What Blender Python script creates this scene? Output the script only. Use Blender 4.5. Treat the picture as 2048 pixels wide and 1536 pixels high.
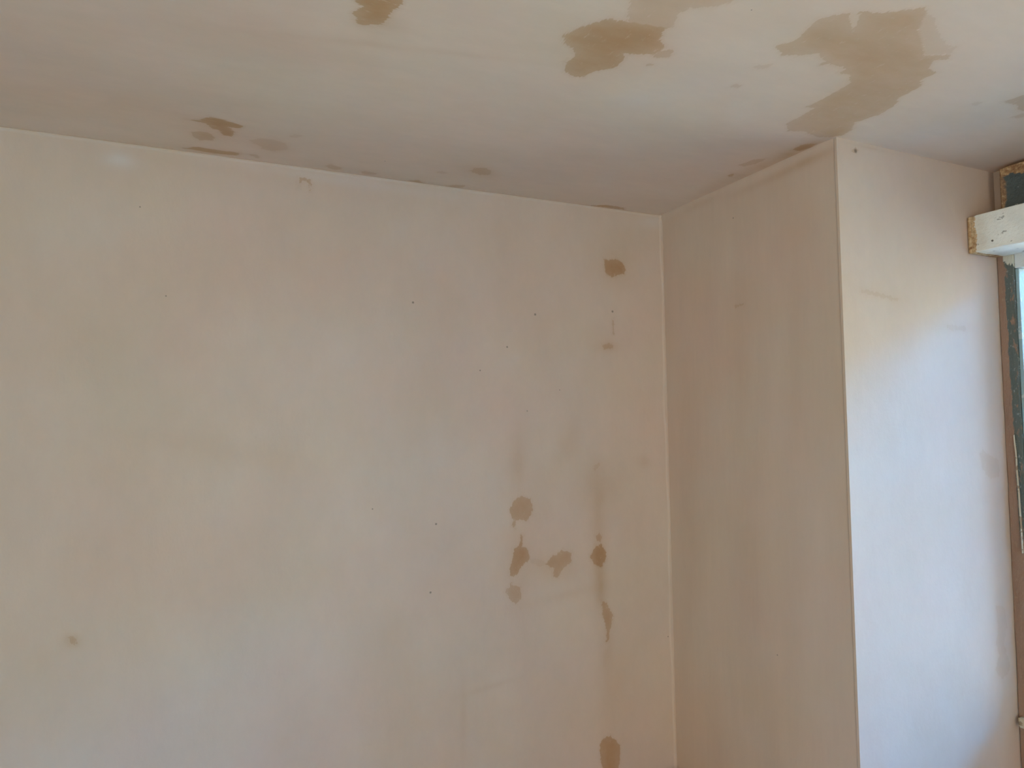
import bpy, bmesh, math, random
import numpy as np
from mathutils import Matrix, Vector

for o in list(bpy.data.objects):
    bpy.data.objects.remove(o)
scn = bpy.context.scene
COL = scn.collection

# ------------------------------------------------------------ camera, sky, light, exposure
# metres; the floor is z = 0, the camera stands over the origin
CAM = [[0.909572, -0.415189, -0.01725], [-0.001087, -0.043888, 0.999036], [-0.415546, -0.908676, -0.040371]]
FOCAL_PX = 1292.15
YA, XB, YE, XW = 2.2944, 1.7933, 1.4041, 2.6245

CEIL, EYE = 2.40, 1.55
cam_d = bpy.data.cameras.new('camera')
cam_d.sensor_width = 36.0
cam_d.lens = FOCAL_PX / 2048 * 36.0
cam_d.clip_start = 0.02
cam = bpy.data.objects.new('camera', cam_d)
COL.objects.link(cam)
M3 = Matrix(CAM).transposed()
cam.matrix_world = Matrix.Translation((0, 0, EYE)) @ M3.to_4x4()
scn.camera = cam

SKY = (0.04, 0.39, 1.15)
SKY_K = 37.0
FILL_GROUND = (1.0, 0.86, 0.71)  # invented ground glow, warm fill for the added openings
FILL_GROUND_K = 5.7
DIM_GROUND = (0.97, 1.0, 0.88)  # invented ground glow, kept dimmer on the recess window side
DIM_GROUND_K = 3.5
world = bpy.data.worlds.new('world')
scn.world = world
world.use_nodes = True
wn = world.node_tree
wn.nodes.clear()
w_tc = wn.nodes.new('ShaderNodeTexCoord')
w_sep = wn.nodes.new('ShaderNodeSeparateXYZ')
w_bg = wn.nodes.new('ShaderNodeBackground')
w_out = wn.nodes.new('ShaderNodeOutputWorld')
# made-up ground glow: dimmer beyond the recess window (+x), warmer fill elsewhere
w_sky = wn.nodes.new('ShaderNodeMapRange')
w_sky.interpolation_type = 'SMOOTHSTEP'
w_sky.inputs['From Min'].default_value = 0.27
w_sky.inputs['From Max'].default_value = 0.37
w_side = wn.nodes.new('ShaderNodeMapRange')
w_side.inputs['From Min'].default_value = -0.25
w_side.inputs['From Max'].default_value = 0.25
w_gm = wn.nodes.new('ShaderNodeMix')
w_gm.data_type = 'RGBA'
w_gm.inputs[6].default_value = [c * FILL_GROUND_K / 10 for c in FILL_GROUND] + [1]
w_gm.inputs[7].default_value = [c * DIM_GROUND_K / 10 for c in DIM_GROUND] + [1]
w_mx = wn.nodes.new('ShaderNodeMix')
w_mx.data_type = 'RGBA'
w_mx.inputs[7].default_value = [c * SKY_K / 10 for c in SKY] + [1]
wn.links.new(w_tc.outputs['Generated'], w_sep.inputs[0])
wn.links.new(w_sep.outputs['Z'], w_sky.inputs['Value'])
wn.links.new(w_sep.outputs['X'], w_side.inputs['Value'])
wn.links.new(w_side.outputs[0], w_gm.inputs[0])
wn.links.new(w_gm.outputs[2], w_mx.inputs[6])
wn.links.new(w_sky.outputs[0], w_mx.inputs[0])
wn.links.new(w_mx.outputs[2], w_bg.inputs['Color'])
w_bg.inputs['Strength'].default_value = 10.0
wn.links.new(w_bg.outputs[0], w_out.inputs['Surface'])

SILL, HEAD = 0.44, 2.03          # glass opening of the window in the recess
YN = -1.95                       # near end of that window
X2A, X2B = -1.6, 0.5            # unseen window added behind the camera for fill
Y3A, Y3B = -2.7, -1.2            # unseen glazed door added in the left wall for fill
ROOM_L, ROOM_N = -3.9, -3.2


def portal(name, loc, rot, sx, sy):
    l = bpy.data.lights.new(name, 'AREA')
    l.shape = 'RECTANGLE'
    l.size, l.size_y = sx, sy
    l.cycles.is_portal = True
    o = bpy.data.objects.new(name, l)
    o.location = loc
    o.rotation_euler = rot
    COL.objects.link(o)


portal('daylight_portal', (2.71, (YN + 1.35) / 2, (SILL + HEAD) / 2), (0, math.radians(90), 0), HEAD - SILL, 1.35 - YN)
portal('daylight_portal', ((X2A + X2B) / 2, ROOM_N - 0.13, 1.2), (math.radians(90), 0, 0), X2B - X2A, 1.9)
portal('daylight_portal', (ROOM_L - 0.13, (Y3A + Y3B) / 2, 1.1), (0, math.radians(-90), 0), 2.1, Y3B - Y3A)

vs = scn.view_settings
vs.view_transform = 'Standard'
vs.look = 'None'
vs.gamma = 1
vs.use_curve_mapping = False
vs.exposure = 0.66

# ------------------------------------------------------------ marks in the plaster, in metres on each surface
# C ceiling (x, y); A back wall (x, z); B side wall (y, z); R recess wall (x, z)
# patches: (strength, outline); smudges: (strength, centre, 2x2 matrix to the unit disc); pinholes: (centre, radius)
PATCHES = {
 'C': [
  (1.00, [(0.2539, 1.2769), (0.2607, 1.3174), (0.2687, 1.3266), (0.2773, 1.3284), (0.2694, 1.341), (0.265, 1.3616), (0.2733, 1.3773), (0.2805, 1.392), (0.3003, 1.3876), (0.3201, 1.3773), (0.3297, 1.3712), (0.3351, 1.357), (0.3376, 1.327), (0.3391, 1.3114), (0.3475, 1.3023), (0.3494, 1.2851), (0.3488, 1.271), (0.3404, 1.2317)]),
  (0.86, [(0.7169, 1.2552), (0.7369, 1.2817), (0.7636, 1.2908), (0.791, 1.3191), (0.7741, 1.3481), (0.8005, 1.3903), (0.8208, 1.403), (0.8519, 1.3981), (0.8625, 1.3644), (0.8851, 1.3394), (0.9078, 1.3222), (0.9014, 1.2801), (0.8853, 1.2629), (0.9269, 1.2502), (0.9544, 1.2339), (0.9637, 1.2021), (0.9275, 1.1794), (0.9164, 1.152), (0.9171, 1.1351), (0.8727, 1.1396), (0.8253, 1.1517), (0.7825, 1.156), (0.7517, 1.1908), (0.7349, 1.2141)]),
  (0.48, [(0.8253, 1.1517), (0.8096, 1.1347), (0.7904, 1.0942), (0.7545, 1.0639), (0.9815, 0.9673), (0.991, 0.9982), (0.9572, 1.04), (0.9166, 1.0572), (0.9088, 1.0869), (0.9292, 1.1259), (0.9207, 1.1397), (0.8773, 1.1458)]),
  (0.60, [(0.9578, 1.2443), (0.9601, 1.2221), (0.9832, 1.2008), (0.9949, 1.2098), (0.9964, 1.2306), (0.9757, 1.2465)]),
  (0.64, [(1.2027, 1.0947), (1.2501, 1.1193), (1.2933, 1.1011), (1.323, 1.0815), (1.3705, 1.0981), (1.3729, 1.1147), (1.4069, 1.1005), (1.4556, 1.1033), (1.4539, 1.1252), (1.493, 1.1223), (1.5303, 1.1513), (1.5359, 1.2047), (1.5379, 1.2631), (1.5316, 1.295), (1.561, 1.2928), (1.568, 1.3554), (1.5701, 1.4018), (1.6147, 1.433), (1.6603, 1.4182), (1.7377, 1.4263), (1.7768, 1.4104), (1.7998, 1.3889), (1.7883, 1.3463), (1.751, 1.309), (1.7768, 1.2482), (1.7668, 1.1978), (1.7289, 1.1523), (1.7252, 1.0962), (1.6858, 1.0584), (1.6904, 1.0237), (1.6497, 1.0221), (1.6252, 0.9914), (1.652, 0.9726), (1.6282, 0.9581), (1.5786, 0.9838), (1.5054, 0.9447), (1.4546, 0.9185), (1.4184, 0.8769), (1.3856, 0.8601), (1.3625, 0.8756), (1.323, 0.9095), (1.2685, 0.9249), (1.3106, 0.9668), (1.3172, 0.9807), (1.2881, 0.962), (1.252, 0.9377), (1.2293, 0.9531), (1.206, 0.9826), (1.2181, 1.0184), (1.2291, 1.0545), (1.2152, 1.0781)]),
  (0.28, [(1.5054, 0.9447), (1.5786, 0.9838), (1.6317, 0.9567), (1.6141, 0.9285), (1.5748, 0.9336), (1.5211, 0.9118), (1.4489, 0.8799), (1.4057, 0.8687), (1.4546, 0.9185)]),
  (0.60, [(2.0249, 1.0518), (2.0349, 1.0254), (2.0345, 0.9765), (2.197, 1.0574), (2.1289, 1.0615), (2.0732, 1.048)]),
  (0.40, [(2.1632, 1.1031), (2.166, 1.0702), (2.1744, 1.0462), (2.2047, 1.0612), (2.1928, 1.0945)]),
  (0.30, [(1.9605, 1.0946), (1.9609, 1.0815), (1.9783, 1.0808), (1.98, 1.0964)]),
  (0.95, [(-0.0827, 2.0421), (-0.045, 2.0335), (-0.0186, 1.9985), (0.014, 2.0057), (0.0407, 2.0158), (0.0708, 2.0286), (0.0592, 2.0517), (0.032, 2.0591), (0.049, 2.0821), (0.0399, 2.1165), (0.0176, 2.1178), (0.0023, 2.0824), (-0.0125, 2.0811), (-0.0322, 2.0493)]),
  (0.60, [(-0.0688, 2.1341), (-0.0467, 2.1137), (-0.0264, 2.1129), (-0.006, 2.1509), (-0.013, 2.1697), (-0.0482, 2.1841), (-0.0658, 2.1675)]),
  (0.95, [(-0.0959, 2.2695), (-0.0565, 2.2408), (-0.0351, 2.2448), (0.0662, 2.2425), (0.0623, 2.2663), (0.0086, 2.2748), (-0.0428, 2.2737)]),
  (0.30, [(0.0903, 2.1356), (0.1134, 2.1061), (0.156, 2.0927), (0.1978, 2.1164), (0.2063, 2.1594), (0.1676, 2.1882), (0.1323, 2.1809), (0.1159, 2.1539)]),
  (0.30, [(0.2005, 2.0509), (0.2161, 2.0328), (0.2365, 2.0322), (0.2255, 2.0524), (0.21, 2.0587)]),
  (0.45, [(0.0904, 2.246), (0.1125, 2.2326), (0.1322, 2.2562), (0.1221, 2.2694)]),
  (0.50, [(0.3376, 2.2536), (0.3537, 2.2277), (0.3905, 2.2472), (0.3969, 2.2646), (0.3649, 2.2775)]),
  (0.50, [(0.4585, 2.2603), (0.4769, 2.2477), (0.5163, 2.2578), (0.5113, 2.2756), (0.4807, 2.2826)]),
  (0.75, [(0.6419, 2.2831), (0.6744, 2.2646), (0.6985, 2.2944), (0.6798, 2.2961)]),
  (0.60, [(0.7883, 2.2875), (0.8179, 2.264), (0.8494, 2.2573), (0.8517, 2.28), (0.8165, 2.2999)]),
  (0.35, [(0.7076, 2.1653), (0.7243, 2.1483), (0.7485, 2.1593), (0.7334, 2.1759)]),
  (0.50, [(0.8161, 2.1114), (0.8222, 2.0783), (0.858, 2.0639), (0.892, 2.086), (0.8916, 2.1177), (0.8634, 2.1344)]),
  (0.95, [(1.4258, 2.2867), (1.4851, 2.2563), (1.5753, 2.264), (1.5832, 2.283), (1.5036, 2.2849)]),
  (0.80, [(1.7428, 1.535), (1.734, 1.4947), (1.776, 1.4605), (1.7852, 1.4956), (1.775, 1.5309)]),
  (0.50, [(1.6781, 1.7082), (1.6846, 1.6514), (1.7217, 1.6268), (1.7255, 1.6691), (1.7052, 1.7074)]),
  (0.80, [(1.718, 1.8025), (1.7116, 1.7779), (1.7222, 1.7791), (1.7287, 1.8037)]),
  (0.28, [(1.2163, 1.1905), (1.2383, 1.1711), (1.2603, 1.1568), (1.2648, 1.1805), (1.2413, 1.1955)]),
  (0.40, [(1.2433, 1.2851), (1.2474, 1.2748), (1.2662, 1.2727), (1.2636, 1.2883)]),
  (0.40, [(0.9666, 1.2824), (0.9744, 1.2766), (0.983, 1.278), (0.9752, 1.2838)]),
 ],
 'A': [
  (1.00, [(1.4863, 2.1786), (1.5011, 2.1755), (1.5466, 2.1835), (1.5743, 2.175), (1.5865, 2.1565), (1.5911, 2.1396), (1.5881, 2.1243), (1.56, 2.1201), (1.5445, 2.1104), (1.5243, 2.1068), (1.4995, 2.1157), (1.4877, 2.1383)]),
  (0.55, [(1.4691, 1.8159), (1.4864, 1.8185), (1.5163, 1.8193), (1.521, 1.8109), (1.5108, 1.8022), (1.476, 1.7993)]),
  (0.80, [(1.0295, 1.1702), (1.0514, 1.2013), (1.0795, 1.2128), (1.1162, 1.2004), (1.1264, 1.1685), (1.1193, 1.1398), (1.1014, 1.116), (1.0778, 1.1239), (1.0541, 1.1201), (1.0493, 1.0917), (1.0389, 1.1061), (1.0456, 1.1247), (1.0354, 1.1448)]),
  (0.85, [(1.0414, 1.0139), (1.0694, 1.0263), (1.0766, 1.0641), (1.083, 1.0597), (1.08, 1.0214), (1.0992, 1.0098), (1.1092, 0.9681), (1.0742, 0.9451), (1.0565, 0.9146), (1.0247, 0.9127), (1.0254, 0.9507), (1.0408, 0.9814)]),
  (0.60, [(1.0047, 0.8564), (1.0239, 0.871), (1.0308, 0.9006), (1.0387, 0.8729), (1.0705, 0.865), (1.0718, 0.8228), (1.0502, 0.8067), (1.0293, 0.8209)]),
  (0.70, [(1.2086, 0.9689), (1.2634, 0.9868), (1.2975, 0.9733), (1.2942, 0.9338), (1.2547, 0.9105), (1.2315, 0.8838), (1.2113, 0.8901), (1.2166, 0.9229), (1.1789, 0.9389), (1.1972, 0.9584)]),
  (1.00, [(1.3812, 0.9502), (1.4108, 0.9896), (1.4397, 0.9908), (1.4631, 0.9618), (1.4572, 0.9216), (1.4323, 0.8979), (1.404, 0.9133)]),
  (0.60, [(1.4141, 1.0259), (1.4314, 1.0446), (1.4428, 1.0191), (1.4351, 1.0014), (1.4184, 1.0072)]),
  (0.85, [(1.436, 0.7635), (1.4597, 0.7481), (1.4875, 0.6974), (1.4793, 0.664), (1.4713, 0.6388), (1.4677, 0.5968), (1.4531, 0.5931), (1.4527, 0.668), (1.4368, 0.7047)]),
  (1.00, [(1.416, 0.1959), (1.4355, 0.2114), (1.462, 0.2135), (1.4857, 0.1962), (1.5092, 0.1668), (1.5105, 0.1263), (1.4994, 0.0768), (1.4813, 0.0412), (1.4336, 0.0529), (1.4142, 0.1289)]),
  (0.50, [(-0.3961, 0.9064), (-0.3851, 0.909), (-0.3788, 0.8949), (-0.3774, 0.8831), (-0.3836, 0.8812), (-0.3911, 0.894)]),
  (0.75, [(0.2564, 2.326), (0.2582, 2.3594), (0.2697, 2.3645), (0.2929, 2.3571), (0.2978, 2.3243), (0.2928, 2.3202), (0.2896, 2.3496), (0.2697, 2.3557), (0.2631, 2.3496), (0.2613, 2.3267)]),
  (0.35, [(1.4146, 1.3181), (1.4389, 1.3272), (1.4435, 1.3166), (1.4188, 1.2974), (1.4094, 1.304)]),
  (0.60, [(1.5217, 1.9234), (1.5292, 1.9237), (1.5275, 1.8641), (1.52, 1.8639)]),
  (0.20, [(1.1136, 0.9676), (1.1682, 0.9577), (1.1902, 0.9435), (1.1567, 0.9356), (1.1176, 0.9517)]),
 ],
 'B': [
  (0.45, [(1.8714, 1.9316), (1.8531, 1.9345), (1.8276, 1.9323), (1.8483, 1.9261), (1.8664, 1.9251)]),
 ],
 'R': [
  (0.28, [(1.8801, 1.9155), (1.9108, 1.9174), (1.9921, 1.9059), (2.0611, 1.8982), (2.0531, 1.8911), (1.9672, 1.8979), (1.882, 1.9075)]),
  (0.25, [(2.4595, 1.3642), (2.4784, 1.3811), (2.4979, 1.3678), (2.5706, 1.3413), (2.572, 1.2836), (2.5143, 1.2745), (2.4731, 1.3123)]),
  (0.25, [(2.5142, 0.821), (2.5562, 0.8239), (2.5774, 0.7502), (2.5515, 0.691), (2.5831, 0.5977), (2.5351, 0.5627), (2.4938, 0.6016), (2.5186, 0.6527), (2.5013, 0.6957), (2.5171, 0.7454)]),
  (0.20, [(2.3085, 1.816), (2.3392, 1.819), (2.4096, 1.8146), (2.4144, 1.8023), (2.3381, 1.8031)]),
  (0.55, [(1.8611, 2.3653), (1.8755, 2.3725), (1.8895, 2.3697), (1.8749, 2.3609)]),
 ],
}
SMUDGES = {
 'C': [(0.33, -0.0058, 2.0932, 10.418, 0.545, 0.222, 9.702), (0.28, 0.1592, 2.1363, 13.418, -0.301, 0.194, 13.171), (0.33, 0.3251, 1.3752, 15.083, -3.476, 5.028, 11.862), (0.28, 0.8507, 2.1026, 11.573, -3.927, 0.312, 17.848), (0.13, 0.4234, 2.2590, 3.464, -0.466, -0.171, 17.059), (0.22, -0.0208, 2.2604, 6.110, 0.304, 1.034, 24.927), (0.24, 0.8531, 1.2486, 4.900, -4.116, 3.942, 3.956), (0.28, 1.4787, 1.0704, 2.612, -4.691, 2.144, 0.758), (0.39, 1.7673, 1.6083, 3.518, -4.982, 15.206, 0.253), (0.33, 1.7553, 1.8610, 4.103, -4.957, 22.322, 0.427), (0.15, 0.4230, 1.4409, 2.660, -0.615, 13.588, 64.884), (0.17, -0.3125, 2.0262, 3.341, 0.647, 0.864, 9.746), (0.13, 0.1298, 1.5199, 3.803, -0.152, 1.744, 7.198), (-0.17, 1.1166, 1.3582, 3.221, -3.281, 6.863, 4.814), (0.39, 1.7696, 1.5467, 4.263, -6.306, 25.238, 0.402), ],
 'A': [(0.33, 1.5405, 2.1465, 12.236, -0.342, 0.898, -11.680), (0.21, 1.5950, 2.2720, 6.343, -0.185, 0.731, -7.702), (0.36, 1.4936, 1.8102, 15.348, -0.425, 1.031, -39.554), (0.39, 1.0668, 1.3358, 25.616, -0.485, -0.441, -8.598), (0.26, 1.2796, 1.3853, 17.358, -9.905, -2.916, -6.453), (0.29, 1.0708, 0.9877, 12.793, -0.254, -0.592, -5.498), (0.34, 1.2348, 0.9306, 8.681, -0.199, -1.449, -12.706), (0.39, 1.4292, 1.0510, 25.776, -0.689, -0.382, -4.102), (0.45, 1.4307, 0.8372, 29.489, -0.780, -1.024, -8.237), (0.45, 1.4576, 0.5802, 29.452, -0.821, -1.613, -9.915), (0.26, 1.4901, 0.3522, 8.052, -0.226, -0.660, -3.325), (0.45, 1.6646, 1.3225, 27.357, -0.826, -1.652, -33.507), (0.23, 1.4178, 1.2564, 6.773, -0.182, -0.492, -8.150), (0.39, -0.3874, 0.8934, 36.681, 0.318, -6.987, -43.351), (0.16, 1.6039, 0.8468, 6.416, -0.193, -0.387, -3.217), (0.20, 1.2660, 0.8084, 4.747, 1.217, 3.391, -41.148), (0.18, 0.8287, 0.3930, 72.756, -1.081, -1.351, -6.168), (0.18, 0.9468, 0.5119, 8.114, 2.582, 7.622, -73.332), (-0.45, -0.2739, 2.3457, 18.653, -2.064, -0.737, -39.444), (-0.26, 0.4298, 2.3682, 2.216, -0.314, -0.471, -39.303), (0.13, 0.1000, 2.3584, 2.310, -0.290, -0.609, -41.765), (-0.33, 1.7287, 2.3623, 12.312, -0.395, 3.394, -32.160), (0.16, 1.1725, 1.1531, 11.091, -0.246, -0.680, -8.503), (0.13, 0.0243, 1.4371, 3.120, -0.509, -4.767, -20.409), (-0.13, 0.3402, 1.7689, 2.791, -0.015, 0.112, -4.822), (-0.16, 0.5990, 1.2343, 1.852, -0.730, -1.159, -2.697), (0.10, -0.1900, 1.8350, 4.368, 0.019, 0.157, -4.004), ],
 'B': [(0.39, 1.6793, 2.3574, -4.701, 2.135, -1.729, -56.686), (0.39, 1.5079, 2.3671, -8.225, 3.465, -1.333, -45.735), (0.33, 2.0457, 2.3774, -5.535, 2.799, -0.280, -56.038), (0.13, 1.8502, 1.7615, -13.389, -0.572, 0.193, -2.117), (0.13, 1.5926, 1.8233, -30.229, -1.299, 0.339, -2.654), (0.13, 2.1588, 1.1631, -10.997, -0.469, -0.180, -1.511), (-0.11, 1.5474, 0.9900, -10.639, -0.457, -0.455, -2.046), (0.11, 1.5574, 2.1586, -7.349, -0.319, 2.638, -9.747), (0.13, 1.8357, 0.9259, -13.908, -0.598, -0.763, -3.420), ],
 'R': [(0.22, 1.9478, 2.3886, 8.296, -3.006, -0.481, -144.753), (0.13, 2.3527, 1.8124, 8.728, -0.636, 1.555, -40.599), (0.13, 1.9676, 1.9045, 7.250, -3.021, -4.675, -41.912), ],
}
PINHOLES = {
 'C': [(0.5181, 2.1373, 0.0027), (1.0441, 1.0125, 0.0021), ],
 'A': [(-0.1463, 1.9287, 0.0028), (0.6551, 1.9512, 0.0051), (1.1555, 1.9299, 0.0060), (1.5227, 1.9596, 0.0059), (1.0305, 1.7965, 0.0049), (0.9156, 1.7035, 0.0038), (1.1122, 1.5455, 0.0040), (0.7326, 1.1370, 0.0049), (0.7085, 0.8916, 0.0048), (0.4999, 1.2100, 0.0032), (-0.2191, 2.2046, 0.0029), (1.7664, 0.5655, 0.0036), (1.2599, 1.6279, 0.0031), ],
 'B': [(1.8648, 2.2688, 0.0038), (1.7176, 0.6741, 0.0032), ],
 'R': [(1.8776, 2.3679, 0.0086), ],
}


# ------------------------------------------------------------ helpers


class NT:
    """small shorthand for node trees"""

    def __init__(self, name):
        self.m = bpy.data.materials.new(name)
        self.m.use_nodes = True
        self.t = self.m.node_tree
        self.t.nodes.clear()
        self.out = self.n('ShaderNodeOutputMaterial')

    def n(self, typ, **kw):
        k = self.t.nodes.new(typ)
        for a, b in kw.items():
            setattr(k, a, b)
        return k

    def put(self, sock, v):
        if isinstance(v, bpy.types.NodeSocket):
            self.t.links.new(v, sock)
        elif isinstance(v, (tuple, list)) and len(v) == 3 and sock.type == 'RGBA':
            sock.default_value = (*v, 1)
        else:
            sock.default_value = v

    def math(self, op, a, b=0.0, c=0.0, clamp=False):
        k = self.n('ShaderNodeMath', operation=op, use_clamp=clamp)
        for i, v in enumerate((a, b, c)):
            self.put(k.inputs[i], v)
        return k.outputs[0]

    def vmath(self, op, a, b=(0, 0, 0)):
        k = self.n('ShaderNodeVectorMath', operation=op)
        self.put(k.inputs[0], a)
        self.put(k.inputs[1], b)
        return k.outputs['Value'] if op in ('DISTANCE', 'LENGTH', 'DOT_PRODUCT') else k.outputs['Vector']

    def noise(self, vec, scale, detail=3.0, rough=0.5):
        k = self.n('ShaderNodeTexNoise')
        self.put(k.inputs['Vector'], vec)
        k.inputs['Scale'].default_value = scale
        k.inputs['Detail'].default_value = detail
        k.inputs['Roughness'].default_value = rough
        return k.outputs['Fac']

    def remap(self, v, a, b, c=0.0, d=1.0, smooth=False):
        k = self.n('ShaderNodeMapRange', interpolation_type='SMOOTHSTEP' if smooth else 'LINEAR')
        for i, x in enumerate((v, a, b, c, d)):
            self.put(k.inputs[i], x)
        return k.outputs[0]

    def mix(self, f, a, b, mode='MIX'):
        k = self.n('ShaderNodeMix', data_type='RGBA', blend_type=mode)
        self.put(k.inputs[0], f)
        self.put(k.inputs[6], a)
        self.put(k.inputs[7], b)
        return k.outputs[2]

    def attr(self, name):
        return self.n('ShaderNodeAttribute', attribute_name=name).outputs['Fac']

    def pos(self):
        return self.n('ShaderNodeTexCoord').outputs['Object']

    def scale(self, vec, s):
        return self.vmath('MULTIPLY', vec, s)

    def finish(self, color, rough=0.9, spec=0.2, bump=None, bump_d=0.001, metal=0.0):
        b = self.n('ShaderNodeBsdfPrincipled')
        self.put(b.inputs['Base Color'], color)
        self.put(b.inputs['Roughness'], rough)
        b.inputs['Specular IOR Level'].default_value = spec
        b.inputs['Metallic'].default_value = metal
        if bump is not None:
            bp = self.n('ShaderNodeBump')
            bp.inputs['Strength'].default_value = 1.0
            bp.inputs['Distance'].default_value = bump_d
            self.put(bp.inputs['Height'], bump)
            self.t.links.new(bp.outputs[0], b.inputs['Normal'])
        self.t.links.new(b.outputs[0], self.out.inputs[0])
        return self.m


PLASTER = (0.645, 0.515, 0.405)


EDGE = 0.030


def plaster(name, key, stretch, grain, base=PLASTER):
    """skimmed plaster; 'stretch' draws the damp edges out along the trowel, 'grain' the faint streaks"""
    g = NT(name)
    p = g.pos()
    # broad mottling: drier pale grey areas, warmer pink ones, ochre ones
    m1 = g.noise(p, 1.7, 4, 0.55)
    m2 = g.noise(g.vmath('ADD', p, (7.3, 2.1, 4.4)), 3.6, 5, 0.6)
    m3 = g.noise(g.scale(p, grain), 3.0, 5, 0.6)
    col = g.mix(g.remap(m1, 0.30, 0.72), (base[0] * 1.02, base[1] * 0.955, base[2] * 0.95), (base[0] * 0.985, base[1] * 1.03, base[2] * 1.04))
    col = g.mix(g.remap(m2, 0.40, 0.70, 0, 0.45), col, (base[0] * 0.97, base[1] * 0.96, base[2] * 0.88))
    v = g.remap(m3, 0.28, 0.72, 0.955, 1.035)
    m4 = g.noise(g.scale(p, grain), 22.0, 4, 0.6)
    v = g.math('MULTIPLY', v, g.remap(m4, 0.3, 0.7, 0.985, 1.012))
    hsv = g.n('ShaderNodeHueSaturation')
    g.put(hsv.inputs['Color'], col)
    g.put(hsv.inputs['Value'], v)
    col = hsv.outputs[0]
    # soft damp bloom
    bl = g.attr('smudge')
    nb = g.noise(g.scale(p, stretch), 9.0, 4, 0.6)
    bl = g.math('MULTIPLY', bl, g.remap(nb, 0.25, 0.75, 0.55, 1.45))
    pos_b = g.math('MAXIMUM', bl, 0.0, clamp=True)
    neg_b = g.math('MAXIMUM', g.math('MULTIPLY', bl, -1.0), 0.0, clamp=True)
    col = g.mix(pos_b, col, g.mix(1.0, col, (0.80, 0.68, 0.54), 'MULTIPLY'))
    col = g.mix(neg_b, col, (0.70, 0.66, 0.62))
    # damp patches with ragged trowel-drawn edges
    sd = g.attr('damp_edge')
    st = g.attr('damp_strength')
    if key == 'C':
        # strokes run along the back wall on the left, towards the window wall's line on the right
        sx = g.n('ShaderNodeSeparateXYZ')
        g.put(sx.inputs[0], p)
        side = g.remap(sx.outputs[0], 0.55, 0.75)
        mv = g.n('ShaderNodeMix', data_type='VECTOR')
        g.put(mv.inputs[0], side)
        g.put(mv.inputs[4], g.scale(p, (0.4, 2.0, 1.0)))
        g.put(mv.inputs[5], g.scale(p, (1.7, 0.55, 1.0)))
        sp_ = mv.outputs[1]
    else:
        sp_ = g.scale(p, stretch)
    n1 = g.noise(sp_, 30.0, 5, 0.7)
    n2 = g.noise(sp_, 110.0, 3, 0.65)
    sd = g.math('ADD', sd, g.math('MULTIPLY', g.math('SUBTRACT', n1, 0.5), EDGE))
    sd = g.math('ADD', sd, g.math('MULTIPLY', g.math('SUBTRACT', n2, 0.5), EDGE * 0.55))
    mask = g.remap(sd, 0.0016, -0.0022, 0, 1, True)
    body = g.remap(sd, 0.0, -0.03, 0.84, 1.0)
    halo = g.math('MULTIPLY', g.remap(sd, 0.014, 0.0, 0, 0.16, True), st)
    mask = g.math('MULTIPLY', g.math('MULTIPLY', mask, body), st)
    mott = g.noise(g.scale(p, stretch), 7.0, 4, 0.6)
    mask = g.math('MULTIPLY', mask, g.remap(mott, 0.3, 0.7, 0.78, 1.12), clamp=True)
    scr = g.noise(sp_, 45.0, 4, 0.7)
    mask = g.math('MULTIPLY', mask, g.remap(scr, 0.60, 0.70, 1.0, 0.6, True))
    mask = g.math('MAXIMUM', mask, halo)
    col = g.mix(mask, col, g.mix(1.0, col, (0.71, 0.545, 0.36), 'MULTIPLY'))
    # pinholes
    for (a, b, r) in PINHOLES[key]:
        c = {'C': (a, b, CEIL), 'A': (a, YA, b), 'B': (XB, a, b), 'R': (a, YE, b)}[key]
        d = g.vmath('DISTANCE', p, c)
        col = g.mix(g.remap(d, r * 1.2, r * 0.3, 0, 0.7, True), col, (0.10, 0.08, 0.06))
    rough = g.remap(mask, 0, 1, 0.85, 0.7)
    hgt = g.math('ADD', g.noise(g.scale(p, grain), 6, 5, 0.6), g.math('MULTIPLY', g.noise(p, 160, 2), 0.05))
    return g.finish(col, rough, 0.25, hgt, 0.0025)


def plain_plaster(name='bare_plaster'):
    g = NT(name)
    p = g.pos()
    m1 = g.noise(p, 1.7, 4, 0.55)
    col = g.mix(g.remap(m1, 0.3, 0.7), tuple(c * 0.96 for c in PLASTER), tuple(c * 1.03 for c in PLASTER))
    return g.finish(col, 0.85, 0.25)


def axis(a, b, f0, f1, step, edge=()):
    """grid coordinates from a to b, fine between f0 and f1, extra lines around each value in edge"""
    c = list(np.arange(max(a, f0), min(b, f1), step)) + [a, b]
    if f0 > a:
        c += list(np.linspace(a, f0, 12))
    if f1 < b:
        c += list(np.linspace(f1, b, 12))
    for e_ in edge:
        c += [e_ + k * 0.0015 for k in range(-12, 13) if a < e_ + k * 0.0015 < b]
    c = np.unique(np.round(np.array(c), 5))
    keep = [0]
    for i in range(1, len(c)):
        if c[i] - c[keep[-1]] > 0.0009:
            keep.append(i)
    if keep[-1] != len(c) - 1:
        keep[-1] = len(c) - 1
    return c[keep]


def signed_distance(P2, poly):
    """signed distance (negative inside) of points to a closed outline"""
    poly = np.array(poly)
    q = np.roll(poly, -1, 0)
    best = np.full(len(P2), 1e9)
    inside = np.zeros(len(P2), bool)
    for a, b in zip(poly, q):
        d = b - a
        L = (d @ d) + 1e-12
        t = np.clip(((P2 - a) @ d) / L, 0, 1)
        best = np.minimum(best, np.hypot(*((P2 - a - t[:, None] * d).T)))
        c = ((a[1] > P2[:, 1]) != (b[1] > P2[:, 1]))
        with np.errstate(divide='ignore', invalid='ignore'):
            xi = (b[0] - a[0]) * (P2[:, 1] - a[1]) / (b[1] - a[1] + 1e-15) + a[0]
        inside ^= c & (P2[:, 0] < xi)
    return np.where(inside, -best, best)


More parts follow.
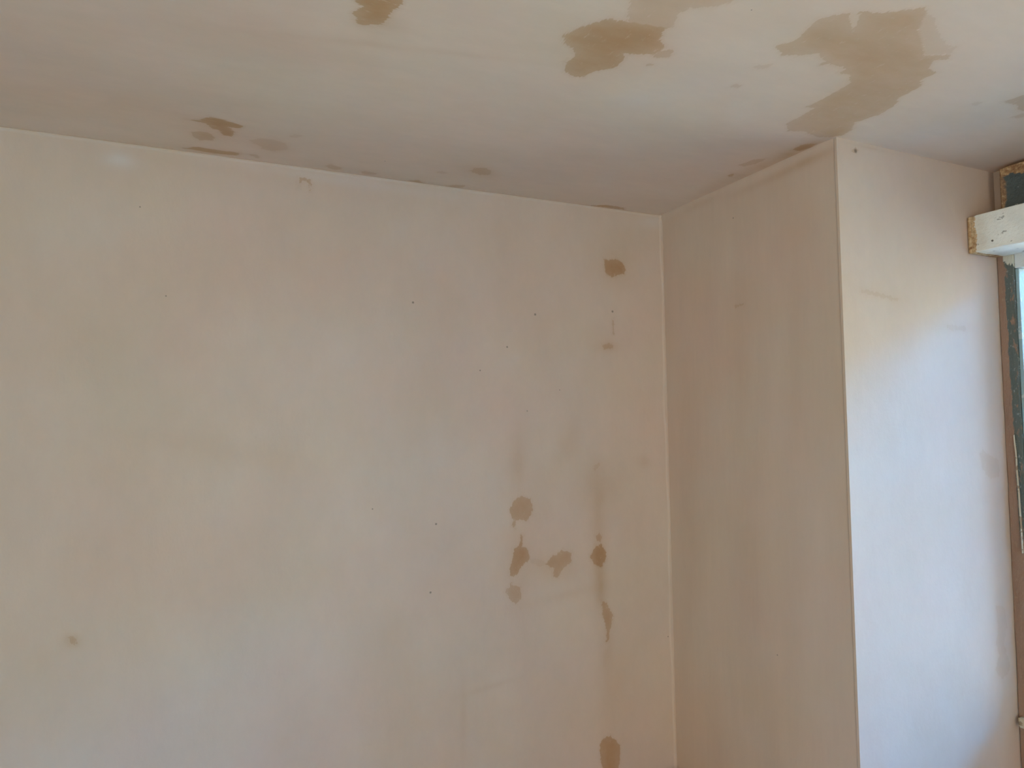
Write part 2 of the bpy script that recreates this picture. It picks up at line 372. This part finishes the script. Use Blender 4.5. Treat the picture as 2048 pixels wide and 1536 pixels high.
def marks(me, key, P2):
    n = len(P2)
    sd = np.full(n, 0.05)
    st = np.zeros(n)
    near = np.full(n, 0.05)
    for s, poly in PATCHES[key]:
        pa = np.array(poly)
        lo, hi = pa.min(0) - 0.05, pa.max(0) + 0.05
        idx = np.nonzero(((P2 > lo) & (P2 < hi)).all(1))[0]
        if not len(idx):
            continue
        d = signed_distance(P2[idx], poly)
        size = min(hi - lo) - 0.1
        d2 = d - 0.0008 - (0.0018 if size < 0.025 else 0)      # small marks keep their size against the edge noise
        take = d2 < near[idx]
        near[idx[take]] = d2[take]
        st[idx[take]] = s
        sd[idx] = np.minimum(sd[idx], d2)
    sm = np.zeros(n)
    for s, cx, cy, a, b, c, d in SMUDGES[key]:
        x, y = P2[:, 0] - cx, P2[:, 1] - cy
        r2 = (a * x + b * y) ** 2 + (c * x + d * y) ** 2
        sm += s * np.exp(-1.3 * r2)
    for nm, arr in (('damp_edge', sd), ('damp_strength', st), ('smudge', sm)):
        at = me.attributes.new(nm, 'FLOAT', 'POINT')
        at.data.foreach_set('value', np.concatenate([arr, np.full(len(me.vertices) - n, 0.05 if nm == 'damp_edge' else 0.0)]).astype(np.float32))


def wobble(u, v, seed, amp):
    r = random.Random(seed)
    z = np.zeros_like(u)
    for k in range(7):
        fx, fy, ph = r.uniform(0.6, 5), r.uniform(0.6, 5), r.uniform(0, 6.28)
        z += np.sin(u * fx + v * fy * r.choice((-1, 1)) + ph) * r.uniform(0.3, 1) / (1 + 0.3 * (fx + fy))
    return z * amp


def surface(name, key, us, vs_, to_world, outward, mat, relief, thick=0.1):
    """a plastered slab: finely gridded face, straight back; relief(u, v) lifts the face along 'outward'"""
    U, V = np.meshgrid(us, vs_)
    u, v = U.ravel(), V.ravel()
    h = relief(u, v)
    w = to_world(u, v) + np.outer(h, outward)
    nu, nv = len(us), len(vs_)
    back = []
    for a, b in ((us[0], vs_[0]), (us[-1], vs_[0]), (us[-1], vs_[-1]), (us[0], vs_[-1])):
        back.append(to_world(np.array([a]), np.array([b]))[0] - thick * np.array(outward))
    verts = np.vstack([w, back])
    i = np.arange(nu * nv).reshape(nv, nu)
    quads = np.stack([i[:-1, :-1], i[:-1, 1:], i[1:, 1:], i[1:, :-1]], -1).reshape(-1, 4)
    nb = nu * nv
    sides = [list(i[0, ::-1]) + [nb, nb + 1], list(i[::-1, -1]) + [nb + 1, nb + 2],
             list(i[-1, :]) + [nb + 2, nb + 3], list(i[:, 0]) + [nb + 3, nb]]
    faces = quads.tolist() + [[int(x) for x in s] for s in sides] + [[nb + 3, nb + 2, nb + 1, nb]]
    a0, b0, c0 = w[quads[0][0]], w[quads[0][1]], w[quads[0][2]]
    if np.dot(np.cross(b0 - a0, c0 - a0), outward) < 0:
        faces = [f[::-1] for f in faces]
    me = bpy.data.meshes.new(name)
    me.from_pydata(verts.tolist(), [], faces)
    sm = np.zeros(len(me.polygons), bool)
    sm[:len(quads)] = True
    me.polygons.foreach_set('use_smooth', sm)
    marks(me, key, np.stack([u, v], 1))
    me.materials.append(mat)
    o = bpy.data.objects.new(name, me)
    COL.objects.link(o)
    o['kind'] = 'structure'
    return o


def box_bm(bm, lo, hi, bevel=0.0, seg=2):
    g = bmesh.ops.create_cube(bm, size=1)['verts']
    for v in g:
        v.co = Vector([(lo[k] + hi[k]) / 2 + v.co[k] * (hi[k] - lo[k]) for k in range(3)])
    if bevel:
        es = list({e_ for v in g for e_ in v.link_edges})
        bmesh.ops.bevel(bm, geom=es, offset=bevel, segments=seg, profile=0.6, affect='EDGES')


def link(name, bm, mat, parent=None, kind=None, smooth=False):
    me = bpy.data.meshes.new(name)
    bm.normal_update()
    bm.to_mesh(me)
    bm.free()
    if smooth:
        me.polygons.foreach_set('use_smooth', [True] * len(me.polygons))
    me.materials.append(mat)
    o = bpy.data.objects.new(name, me)
    COL.objects.link(o)
    if parent:
        o.parent = parent
    if kind:
        o['kind'] = kind
    return o


def box(name, lo, hi, mat, parent=None, kind=None, bevel=0.0):
    bm = bmesh.new()
    box_bm(bm, lo, hi, bevel)
    return link(name, bm, mat, parent, kind)


def rough_bar(name, lo, hi, mat, cuts, seed, amp, parent=None, kind=None, bevel=0.003):
    """hand-worn timber: a bevelled bar cut into short lengths, each vertex nudged"""
    bm = bmesh.new()
    box_bm(bm, lo, hi, bevel, 2)
    size = [hi[k] - lo[k] for k in range(3)]
    ax = size.index(max(size))
    for c in cuts:
        co = [0, 0, 0]
        co[ax] = c
        no = [0, 0, 0]
        no[ax] = 1
        bmesh.ops.bisect_plane(bm, geom=bm.verts[:] + bm.edges[:] + bm.faces[:], plane_co=co, plane_no=no)
    r = random.Random(seed)
    off = {}
    for v in bm.verts:
        k = round(v.co[ax], 3)
        if k not in off:
            off[k] = [r.uniform(-1, 1) * amp for _ in range(3)]
        for j in range(3):
            if j != ax:
                v.co[j] += off[k][j] * 0.5 + r.uniform(-1, 1) * amp * 0.5
    return link(name, bm, mat, parent, kind)


# ------------------------------------------------------------ the room
m_ceil = plaster('skimmed_ceiling', 'C', (0.55, 1.5, 1.0), (0.6, 1.6, 1.0), (0.77, 0.595, 0.45))
m_back = plaster('skimmed_back_wall', 'A', (1.15, 1.0, 0.8), (1.3, 1.0, 0.7))
m_side = plaster('skimmed_side_wall', 'B', (1.0, 1.3, 0.7), (1.0, 2.2, 0.35))
m_rec = plaster('skimmed_recess_wall', 'R', (1.2, 1.0, 0.7), (1.2, 1.0, 0.8))
m_plain = plain_plaster()


def smooth_ridge(d, w):
    return np.exp(-(d / w) ** 2)


def relief_back(u, v):
    h = wobble(u, v, 3, 0.0022)
    h *= np.clip((XB - u) / 0.15, 0, 1) * np.clip((CEIL - v) / 0.15, 0, 1)
    h += 0.0042 * smooth_ridge(CEIL - 0.003 - v, 0.0045)                      # lip of plaster under the ceiling
    edge = XB - 0.012 + 0.003 * np.sin(v * 7) + 0.002 * np.sin(v * 19)
    lap = 1 / (1 + np.exp(-(u - edge) / 0.0012))
    h += 0.0035 * lap                                                        # lapped skim in the corner
    return h


def relief_side(u, v):
    h = wobble(u, v, 8, 0.0018) * np.clip((YA - u) / 0.1, 0, 1) * np.clip((u - YE) / 0.1, 0, 1) * np.clip((CEIL - v) / 0.1, 0, 1)
    h += 0.007 * np.exp(-((CEIL - v) / 0.022) ** 2) * np.clip((u - YE) / 0.05, 0, 1)       # hand-rounded joint with the ceiling
    return h


def relief_rec(u, v):
    return wobble(u, v, 12, 0.0016) * np.clip((u - XB) / 0.1, 0, 1) * np.clip((CEIL - v) / 0.1, 0, 1)


def relief_ceil(u, v):
    h = wobble(u, v, 21, 0.003)
    h *= np.clip((YA - v) / 0.15, 0, 1)
    inr = np.clip((np.abs(u - XB)) / 0.12, 0, 1) * 0 + np.clip(np.hypot(u - XB, v - YE) / 0.2, 0, 1)
    return h * inr * np.clip(np.abs(v - YE) / 0.1 + (u < XB - 0.1), 0, 1) * np.clip(np.abs(u - XB) / 0.1 + (v < YE - 0.1), 0, 1)


TOP = CEIL + 0.015
surface('wall_back', 'A', axis(ROOM_L, XB + 0.1, -0.62, XB, 0.005, (XB,)), axis(0, TOP, 0.3, TOP, 0.005, (CEIL - 0.012,)),
        lambda u, v: np.stack([u, np.full_like(u, YA), v], 1), (0, -1, 0), m_back, relief_back)
surface('wall_right', 'B', axis(YE + 0.008, YA + 0.02, YE, YA, 0.006), axis(0, TOP, 0.3, TOP, 0.006, (CEIL - 0.02,)),
        lambda u, v: np.stack([np.full_like(u, XB), u, v], 1), (-1, 0, 0), m_side, relief_side)
surface('wall_recess', 'R', axis(XB - 0.003, 2.70, XB, 2.69, 0.006), axis(0, TOP, 0.3, TOP, 0.006),
        lambda u, v: np.stack([u, np.full_like(u, YE), v], 1), (0, -1, 0), m_rec, relief_rec, 0.008)
surface('ceiling', 'C', axis(ROOM_L - 0.1, 2.9, -0.62, 2.65, 0.005), axis(ROOM_N - 0.1, YA + 0.1, 0.5, YA, 0.005, (YA - 0.01,)),
        lambda u, v: np.stack([u, v, np.full_like(u, CEIL)], 1), (0, 0, -1), m_ceil, relief_ceil)

bm = bmesh.new()
box_bm(bm, (ROOM_L - 0.1, ROOM_N, 0), (ROOM_L, Y3A, CEIL + 0.02))
box_bm(bm, (ROOM_L - 0.1, Y3B, 0), (ROOM_L, YA, CEIL + 0.02))
box_bm(bm, (ROOM_L - 0.1, Y3A, 2.12), (ROOM_L, Y3B, CEIL + 0.02))
link('wall_left', bm, m_plain, kind='structure')
box('wall_right_near', (XB, ROOM_N, 0), (XB + 0.1, YN - 0.1, CEIL + 0.02), m_plain, kind='structure')
box('wall_recess_near', (XB, YN - 0.1, 0), (2.70, YN, CEIL + 0.02), m_plain, kind='structure')
WZ0, WZ1 = 0.25, 2.15
bm = bmesh.new()
box_bm(bm, (ROOM_L - 0.1, ROOM_N - 0.1, 0), (X2A, ROOM_N, CEIL + 0.02))
box_bm(bm, (X2B, ROOM_N - 0.1, 0), (XB + 0.1, ROOM_N, CEIL + 0.02))
box_bm(bm, (X2A, ROOM_N - 0.1, 0), (X2B, ROOM_N, WZ0))
box_bm(bm, (X2A, ROOM_N - 0.1, WZ1), (X2B, ROOM_N, CEIL + 0.02))
link('wall_front', bm, m_plain, kind='structure')
bm = bmesh.new()
box_bm(bm, (2.62, YN, 0), (2.70, YE - 0.001, SILL - 0.04))
box_bm(bm, (2.62, YN, HEAD + 0.06), (2.70, YE - 0.001, CEIL + 0.02))
link('wall_window', bm, m_plain, kind='structure')

g = NT('dusty_floorboards')
p = g.pos()
br = g.n('ShaderNodeTexBrick')
g.put(br.inputs['Vector'], p)
br.inputs['Color1'].default_value = (0.48, 0.34, 0.21, 1)
br.inputs['Color2'].default_value = (0.52, 0.38, 0.24, 1)
br.inputs['Mortar'].default_value = (0.05, 0.035, 0.025, 1)
br.inputs['Scale'].default_value = 1.0
br.inputs['Brick Width'].default_value = 2.4
br.inputs['Row Height'].default_value = 0.14
br.inputs['Mortar Size'].default_value = 0.003
nz = g.noise(g.scale(p, (1, 12, 1)), 5, 5, 0.6)
col = g.mix(g.remap(nz, 0.3, 0.7, 0, 0.5), br.outputs['Color'], (0.60, 0.47, 0.33))
m_floor = g.finish(col, 0.8, 0.3, nz, 0.002)
box('floor', (ROOM_L - 0.1, ROOM_N - 0.1, -0.1), (2.9, YA + 0.1, 0), m_floor, kind='structure')

# ------------------------------------------------------------ materials of the window and the beam


def mat_jamb():
    """old jamb: bare red-brown edge against the wall, worn grey-green paint inside, cream splashes at the top"""
    g = NT('worn_jamb_paint')
    p = g.pos()
    s = g.n('ShaderNodeSeparateXYZ')
    g.put(s.inputs[0], p)
    X, Y, Z = s.outputs
    n1 = g.noise(g.scale(p, (1, 1, 0.35)), 60, 4, 0.65)
    n2 = g.noise(g.scale(p, (1, 1, 0.5)), 140, 3, 0.6)
    n3 = g.noise(g.scale(p, (1, 1, 0.15)), 30, 4, 0.6)
    brown = g.mix(n3, (0.29, 0.17, 0.115), (0.42, 0.27, 0.19))
    brown = g.mix(g.remap(n2, 0.58, 0.70, 0, 0.6), brown, (0.42, 0.30, 0.2))
    paint = g.mix(n3, (0.10, 0.125, 0.11), (0.17, 0.185, 0.165))
    paint = g.mix(g.remap(n2, 0.60, 0.68, 0, 0.8), paint, (0.36, 0.38, 0.35))
    paint = g.mix(g.remap(n1, 0.56, 0.66, 0, 0.9), paint, brown)
    edge = g.math('ADD', Y, g.math('MULTIPLY', g.math('SUBTRACT', n1, 0.5), 0.02))
    edge = g.math('ADD', edge, g.math('MULTIPLY', g.math('SUBTRACT', 2.0, Z), 0.010))
    isb = g.remap(edge, 1.378, 1.382, 0, 1, True)
    low = g.math('ADD', Z, g.math('MULTIPLY', g.math('SUBTRACT', n1, 0.5), 0.25))
    isb = g.math('MAXIMUM', isb, g.remap(low, 1.10, 1.03, 0, 1, True))
    col = g.mix(isb, paint, brown)
    zz = g.math('ADD', Z, g.math('MULTIPLY', g.math('SUBTRACT', n2, 0.5), 0.06))
    zz = g.math('ADD', zz, g.math('MULTIPLY', g.math('SUBTRACT', 1.38, Y), 0.5))
    cream = g.remap(zz, 2.055, 2.062, 0, 1, True)
    cream = g.math('MULTIPLY', cream, g.remap(Y, 1.384, 1.381))
    col = g.mix(cream, col, (0.66, 0.64, 0.52))
    return g.finish(col, 0.75, 0.3, g.math('ADD', n1, g.math('MULTIPLY', n2, 0.5)), 0.004)


def mat_chipped(name, base, spot, wood_y=None, spots=0.62, rough=0.5):
    """painted timber with grey scuffs; past wood_y the paint has gone and bare orange-brown wood shows"""
    g = NT(name)
    p = g.pos()
    s = g.n('ShaderNodeSeparateXYZ')
    g.put(s.inputs[0], p)
    n1 = g.noise(g.scale(p, (1, 0.6, 1)), 34, 4, 0.6)
    n2 = g.noise(p, 90, 4, 0.65)
    n3 = g.noise(g.vmath('ADD', p, (3, 9, 2)), 14, 3, 0.5)
    col = g.mix(g.remap(n3, 0.35, 0.7), base, tuple(c * 0.9 for c in base))
    col = g.mix(g.remap(n1, spots, spots + 0.03, 0, 0.8, True), col, spot)
    if wood_y is not None:
        wood = g.mix(g.remap(n2, 0.35, 0.62), (0.42, 0.24, 0.10), (0.70, 0.52, 0.30))
        wood = g.mix(g.remap(n1, 0.55, 0.62), wood, (0.27, 0.13, 0.05))
        e_ = g.math('ADD', s.outputs[1], g.math('MULTIPLY', g.math('SUBTRACT', n2, 0.5), 0.028))
        e_ = g.math('ADD', e_, g.math('MULTIPLY', g.math('SUBTRACT', n3, 0.5), 0.02))
        halo = g.remap(e_, wood_y - 0.05, wood_y - 0.01, 0, 0.28, True)
        col = g.mix(halo, col, (0.62, 0.48, 0.28))
        col = g.mix(g.remap(e_, wood_y - 0.002, wood_y + 0.002, 0, 1, True), col, wood)
    return g.finish(col, rough, 0.4, g.math('ADD', n2, n1), 0.0025)


def mat_head():
    """dark grey-green gloss on the frame head, its top and end smeared with orange-brown filler"""
    g = NT('dark_head_paint')
    p = g.pos()
    s = g.n('ShaderNodeSeparateXYZ')
    g.put(s.inputs[0], p)
    n1 = g.noise(g.scale(p, (1, 0.7, 1)), 28, 4, 0.6)
    n2 = g.noise(p, 80, 4, 0.65)
    paint = g.mix(n1, (0.07, 0.095, 0.10), (0.13, 0.165, 0.165))
    paint = g.mix(g.remap(n2, 0.66, 0.70, 0, 0.8), paint, (0.40, 0.42, 0.38))
    fil = g.mix(g.remap(n2, 0.38, 0.60), (0.30, 0.15, 0.07), (0.56, 0.36, 0.18))
    fil = g.mix(g.remap(n2, 0.60, 0.68), fil, (0.85, 0.70, 0.50))
    top = g.math('ADD', s.outputs[2], g.math('MULTIPLY', g.math('SUBTRACT', n1, 0.5), 0.07))
    end = g.math('ADD', s.outputs[1], g.math('MULTIPLY', g.math('SUBTRACT', n1, 0.5), 0.03))
    f = g.math('MAXIMUM', g.remap(top, 2.342, 2.350, 0, 1, True), g.remap(end, 1.330, 1.338, 0, 0.75, True))
    return g.finish(g.mix(f, paint, fil), 0.55, 0.4, g.math('ADD', n1, n2), 0.006)


m_jamb = mat_jamb()
m_beam = mat_chipped("chipped_white_paint", (0.95, 0.96, 0.88), (0.36, 0.37, 0.33), 1.375, 0.63)
m_white = mat_chipped('scuffed_white_gloss', (0.76, 0.78, 0.74), (0.40, 0.43, 0.42), None, 0.64)
m_teal = mat_chipped('pale_teal_paint', (0.36, 0.50, 0.52), (0.62, 0.68, 0.66), None, 0.60, 0.4)
m_sill = mat_chipped('cream_sill_paint', (0.62, 0.55, 0.42), (0.30, 0.20, 0.12), None, 0.56)
m_head = mat_head()
g = NT('window_glass')
tr = g.n('ShaderNodeBsdfTransparent')
tr.inputs[0].default_value = (0.94, 0.97, 0.96, 1)
gl = g.n('ShaderNodeBsdfGlossy')
gl.inputs['Roughness'].default_value = 0.02
fr = g.n('ShaderNodeFresnel')
mx = g.n('ShaderNodeMixShader')
g.put(mx.inputs[0], fr.outputs[0])
g.t.links.new(tr.outputs[0], mx.inputs[1])
g.t.links.new(gl.outputs[0], mx.inputs[2])
g.t.links.new(mx.outputs[0], g.out.inputs[0])
m_glass = g.m
m_steel = NT('dull_steel').finish((0.16, 0.15, 0.14), 0.5, 0.4, metal=0.8)

# ------------------------------------------------------------ window_1, in the recess
w1 = bpy.data.objects.new('window_1', None)
w1.location = (0, 0, 0)
COL.objects.link(w1)
w1['kind'] = 'structure'
zc = [0.05 + 0.05 * k for k in range(40)]
jb = rough_bar('jamb', (2.616, 1.348, 0.001), (2.675, YE - 0.002, HEAD + 0.058), m_jamb, zc, 4, 0.002, w1)
jb['label'] = 'worn jamb, bare brown edge and grey-green paint'
rough_bar('jamb', (2.616, YN + 0.002, SILL - 0.02), (2.675, YN + 0.058, HEAD + 0.058), m_jamb, zc, 5, 0.002, w1)
st = rough_bar('sash_stile', (2.622, 1.336, SILL), (2.672, 1.3475, HEAD - 0.002), m_teal, zc, 6, 0.0008, w1, bevel=0.0015)
st['label'] = 'pale teal painted window stile'
rough_bar('sash_stile', (2.635, 0.02, SILL), (2.672, 0.08, HEAD), m_teal, zc, 7, 0.001, w1)
yc = [-1.9 + 0.07 * k for k in range(48)]
t = rough_bar('transom', (2.618, YN + 0.06, HEAD), (2.675, 1.3478, HEAD + 0.058), m_white, yc, 8, 0.0015, w1)
t['label'] = 'white painted rail with scuffed paint under the beam'
h = rough_bar('frame_head', (2.56, YN + 0.06, 2.212), (2.619, 1.352, 2.388), m_head, yc, 9, 0.004, w1, bevel=0.006)
h['label'] = 'dark grey-green head smeared with orange-brown filler'
s_ = rough_bar('sill', (2.59, YN + 0.003, SILL - 0.045), (2.71, 1.392, SILL - 0.012), m_sill, yc, 10, 0.003, w1, bevel=0.006)
s_['label'] = 'chipped cream window sill'
rough_bar('sash_rail', (2.635, YN + 0.058, SILL - 0.012), (2.672, 1.336, SILL + 0.05), m_teal, yc, 11, 0.001, w1)
box('pane', (2.655, YN + 0.05, SILL + 0.045), (2.659, 0.02, HEAD), m_glass, w1)
box('pane', (2.655, 0.08, SILL + 0.045), (2.659, 1.336, HEAD), m_glass, w1)
# long splinter of cream-painted wood peeling off the jamb
bm = bmesh.new()
r = random.Random(2)
prof = []
for k in range(15):
    f = k / 14
    z = 1.43 - f * 0.42
    w = 0.0045 * math.sin(math.pi * min(1, f * 0.9 + 0.1)) + 0.0012
    y = 1.372 - f * 0.012 + r.uniform(-0.0008, 0.0008)
    prof.append([bm.verts.new((2.612 - 0.004 * math.sin(f * 3), y - w, z)), bm.verts.new((2.609 - 0.006 * f * f, y, z)), bm.verts.new((2.618, y + w, z))])
for a, b in zip(prof, prof[1:]):
    for i in range(3):
        bm.faces.new((a[i], a[(i + 1) % 3], b[(i + 1) % 3], b[i]))
bm.faces.new(prof[0])
bm.faces.new(prof[-1][::-1])
sp = link('splinter', bm, m_sill, w1)
sp['label'] = 'cream splinter peeling off the jamb'

# added_fill_window, an unseen window added behind the camera to supply fill light
w2 = bpy.data.objects.new('added_fill_window', None)
COL.objects.link(w2)
w2['kind'] = 'structure'
bm = bmesh.new()
for lo, hi in (((X2A, WZ0), (X2A + 0.06, WZ1)), ((X2B - 0.06, WZ0), (X2B, WZ1)), ((X2A + 0.06, WZ0), (X2B - 0.06, WZ0 + 0.06)),
               ((X2A + 0.06, WZ1 - 0.06), (X2B - 0.06, WZ1)), (((X2A + X2B) / 2 - 0.03, WZ0 + 0.06), ((X2A + X2B) / 2 + 0.03, WZ1 - 0.06))):
    box_bm(bm, (lo[0], ROOM_N - 0.09, lo[1]), (hi[0], ROOM_N - 0.03, hi[1]), 0.004)
link('frame', bm, m_white, w2)
box('pane', (X2A + 0.06, ROOM_N - 0.065, WZ0 + 0.06), ((X2A + X2B) / 2 - 0.03, ROOM_N - 0.061, WZ1 - 0.06), m_glass, w2)
box('pane', ((X2A + X2B) / 2 + 0.03, ROOM_N - 0.065, WZ0 + 0.06), (X2B - 0.06, ROOM_N - 0.061, WZ1 - 0.06), m_glass, w2)

# added_fill_door, glazed, added out of view in the left wall to supply fill light
d1 = bpy.data.objects.new('added_fill_door', None)
COL.objects.link(d1)
d1['kind'] = 'structure'
bm = bmesh.new()
ym = (Y3A + Y3B) / 2
xa, xb = ROOM_L - 0.09, ROOM_L - 0.03
for y0, z0, y1, z1 in ((Y3A, 0.0, Y3A + 0.07, 2.12), (Y3B - 0.07, 0.0, Y3B, 2.12), (ym - 0.05, 0.07, ym + 0.05, 2.05), (Y3A + 0.07, 0.0, Y3B - 0.07, 0.07), (Y3A + 0.07, 2.05, Y3B - 0.07, 2.12)):
    box_bm(bm, (xa, y0, z0), (xb, y1, z1), 0.004)
link('frame', bm, m_white, d1)
box('pane', (ROOM_L - 0.064, Y3A + 0.07, 0.07), (ROOM_L - 0.06, ym - 0.05, 2.05), m_glass, d1)
box('pane', (ROOM_L - 0.064, ym + 0.05, 0.07), (ROOM_L - 0.06, Y3B - 0.07, 2.05), m_glass, d1)

# ------------------------------------------------------------ the beam across the window
root = bpy.data.objects.new('timber_batten', None)
root.location = (2.53, YE, 2.08)
COL.objects.link(root)
root['label'] = 'thick white-painted timber batten with chipped bare-wood end, fixed across the top of the window'
root['category'] = 'batten'
bpy.context.view_layer.update()


def adopt(o, parent):
    o.parent = parent
    o.matrix_parent_inverse = parent.matrix_world.inverted()


b = rough_bar('board', (2.4455, YN + 0.003, 2.0805), (2.615, YE - 0.0025, 2.2110), m_beam, yc + [1.37, 1.38, 1.388, 1.396], 14, 0.0018, bevel=0.003)
adopt(b, root)
for (y, z) in ((1.322, 2.108), (1.02, 2.112), (0.4, 2.11)):
    bm = bmesh.new()
    bmesh.ops.create_cone(bm, cap_ends=True, segments=20, radius1=0.0036, radius2=0.0028, depth=0.003, matrix=Matrix.Translation((2.4445, y, z)) @ Matrix.Rotation(math.radians(-90), 4, 'Y'))
    nl = link('nail_head', bm, m_steel, smooth=False)
    adopt(nl, root)
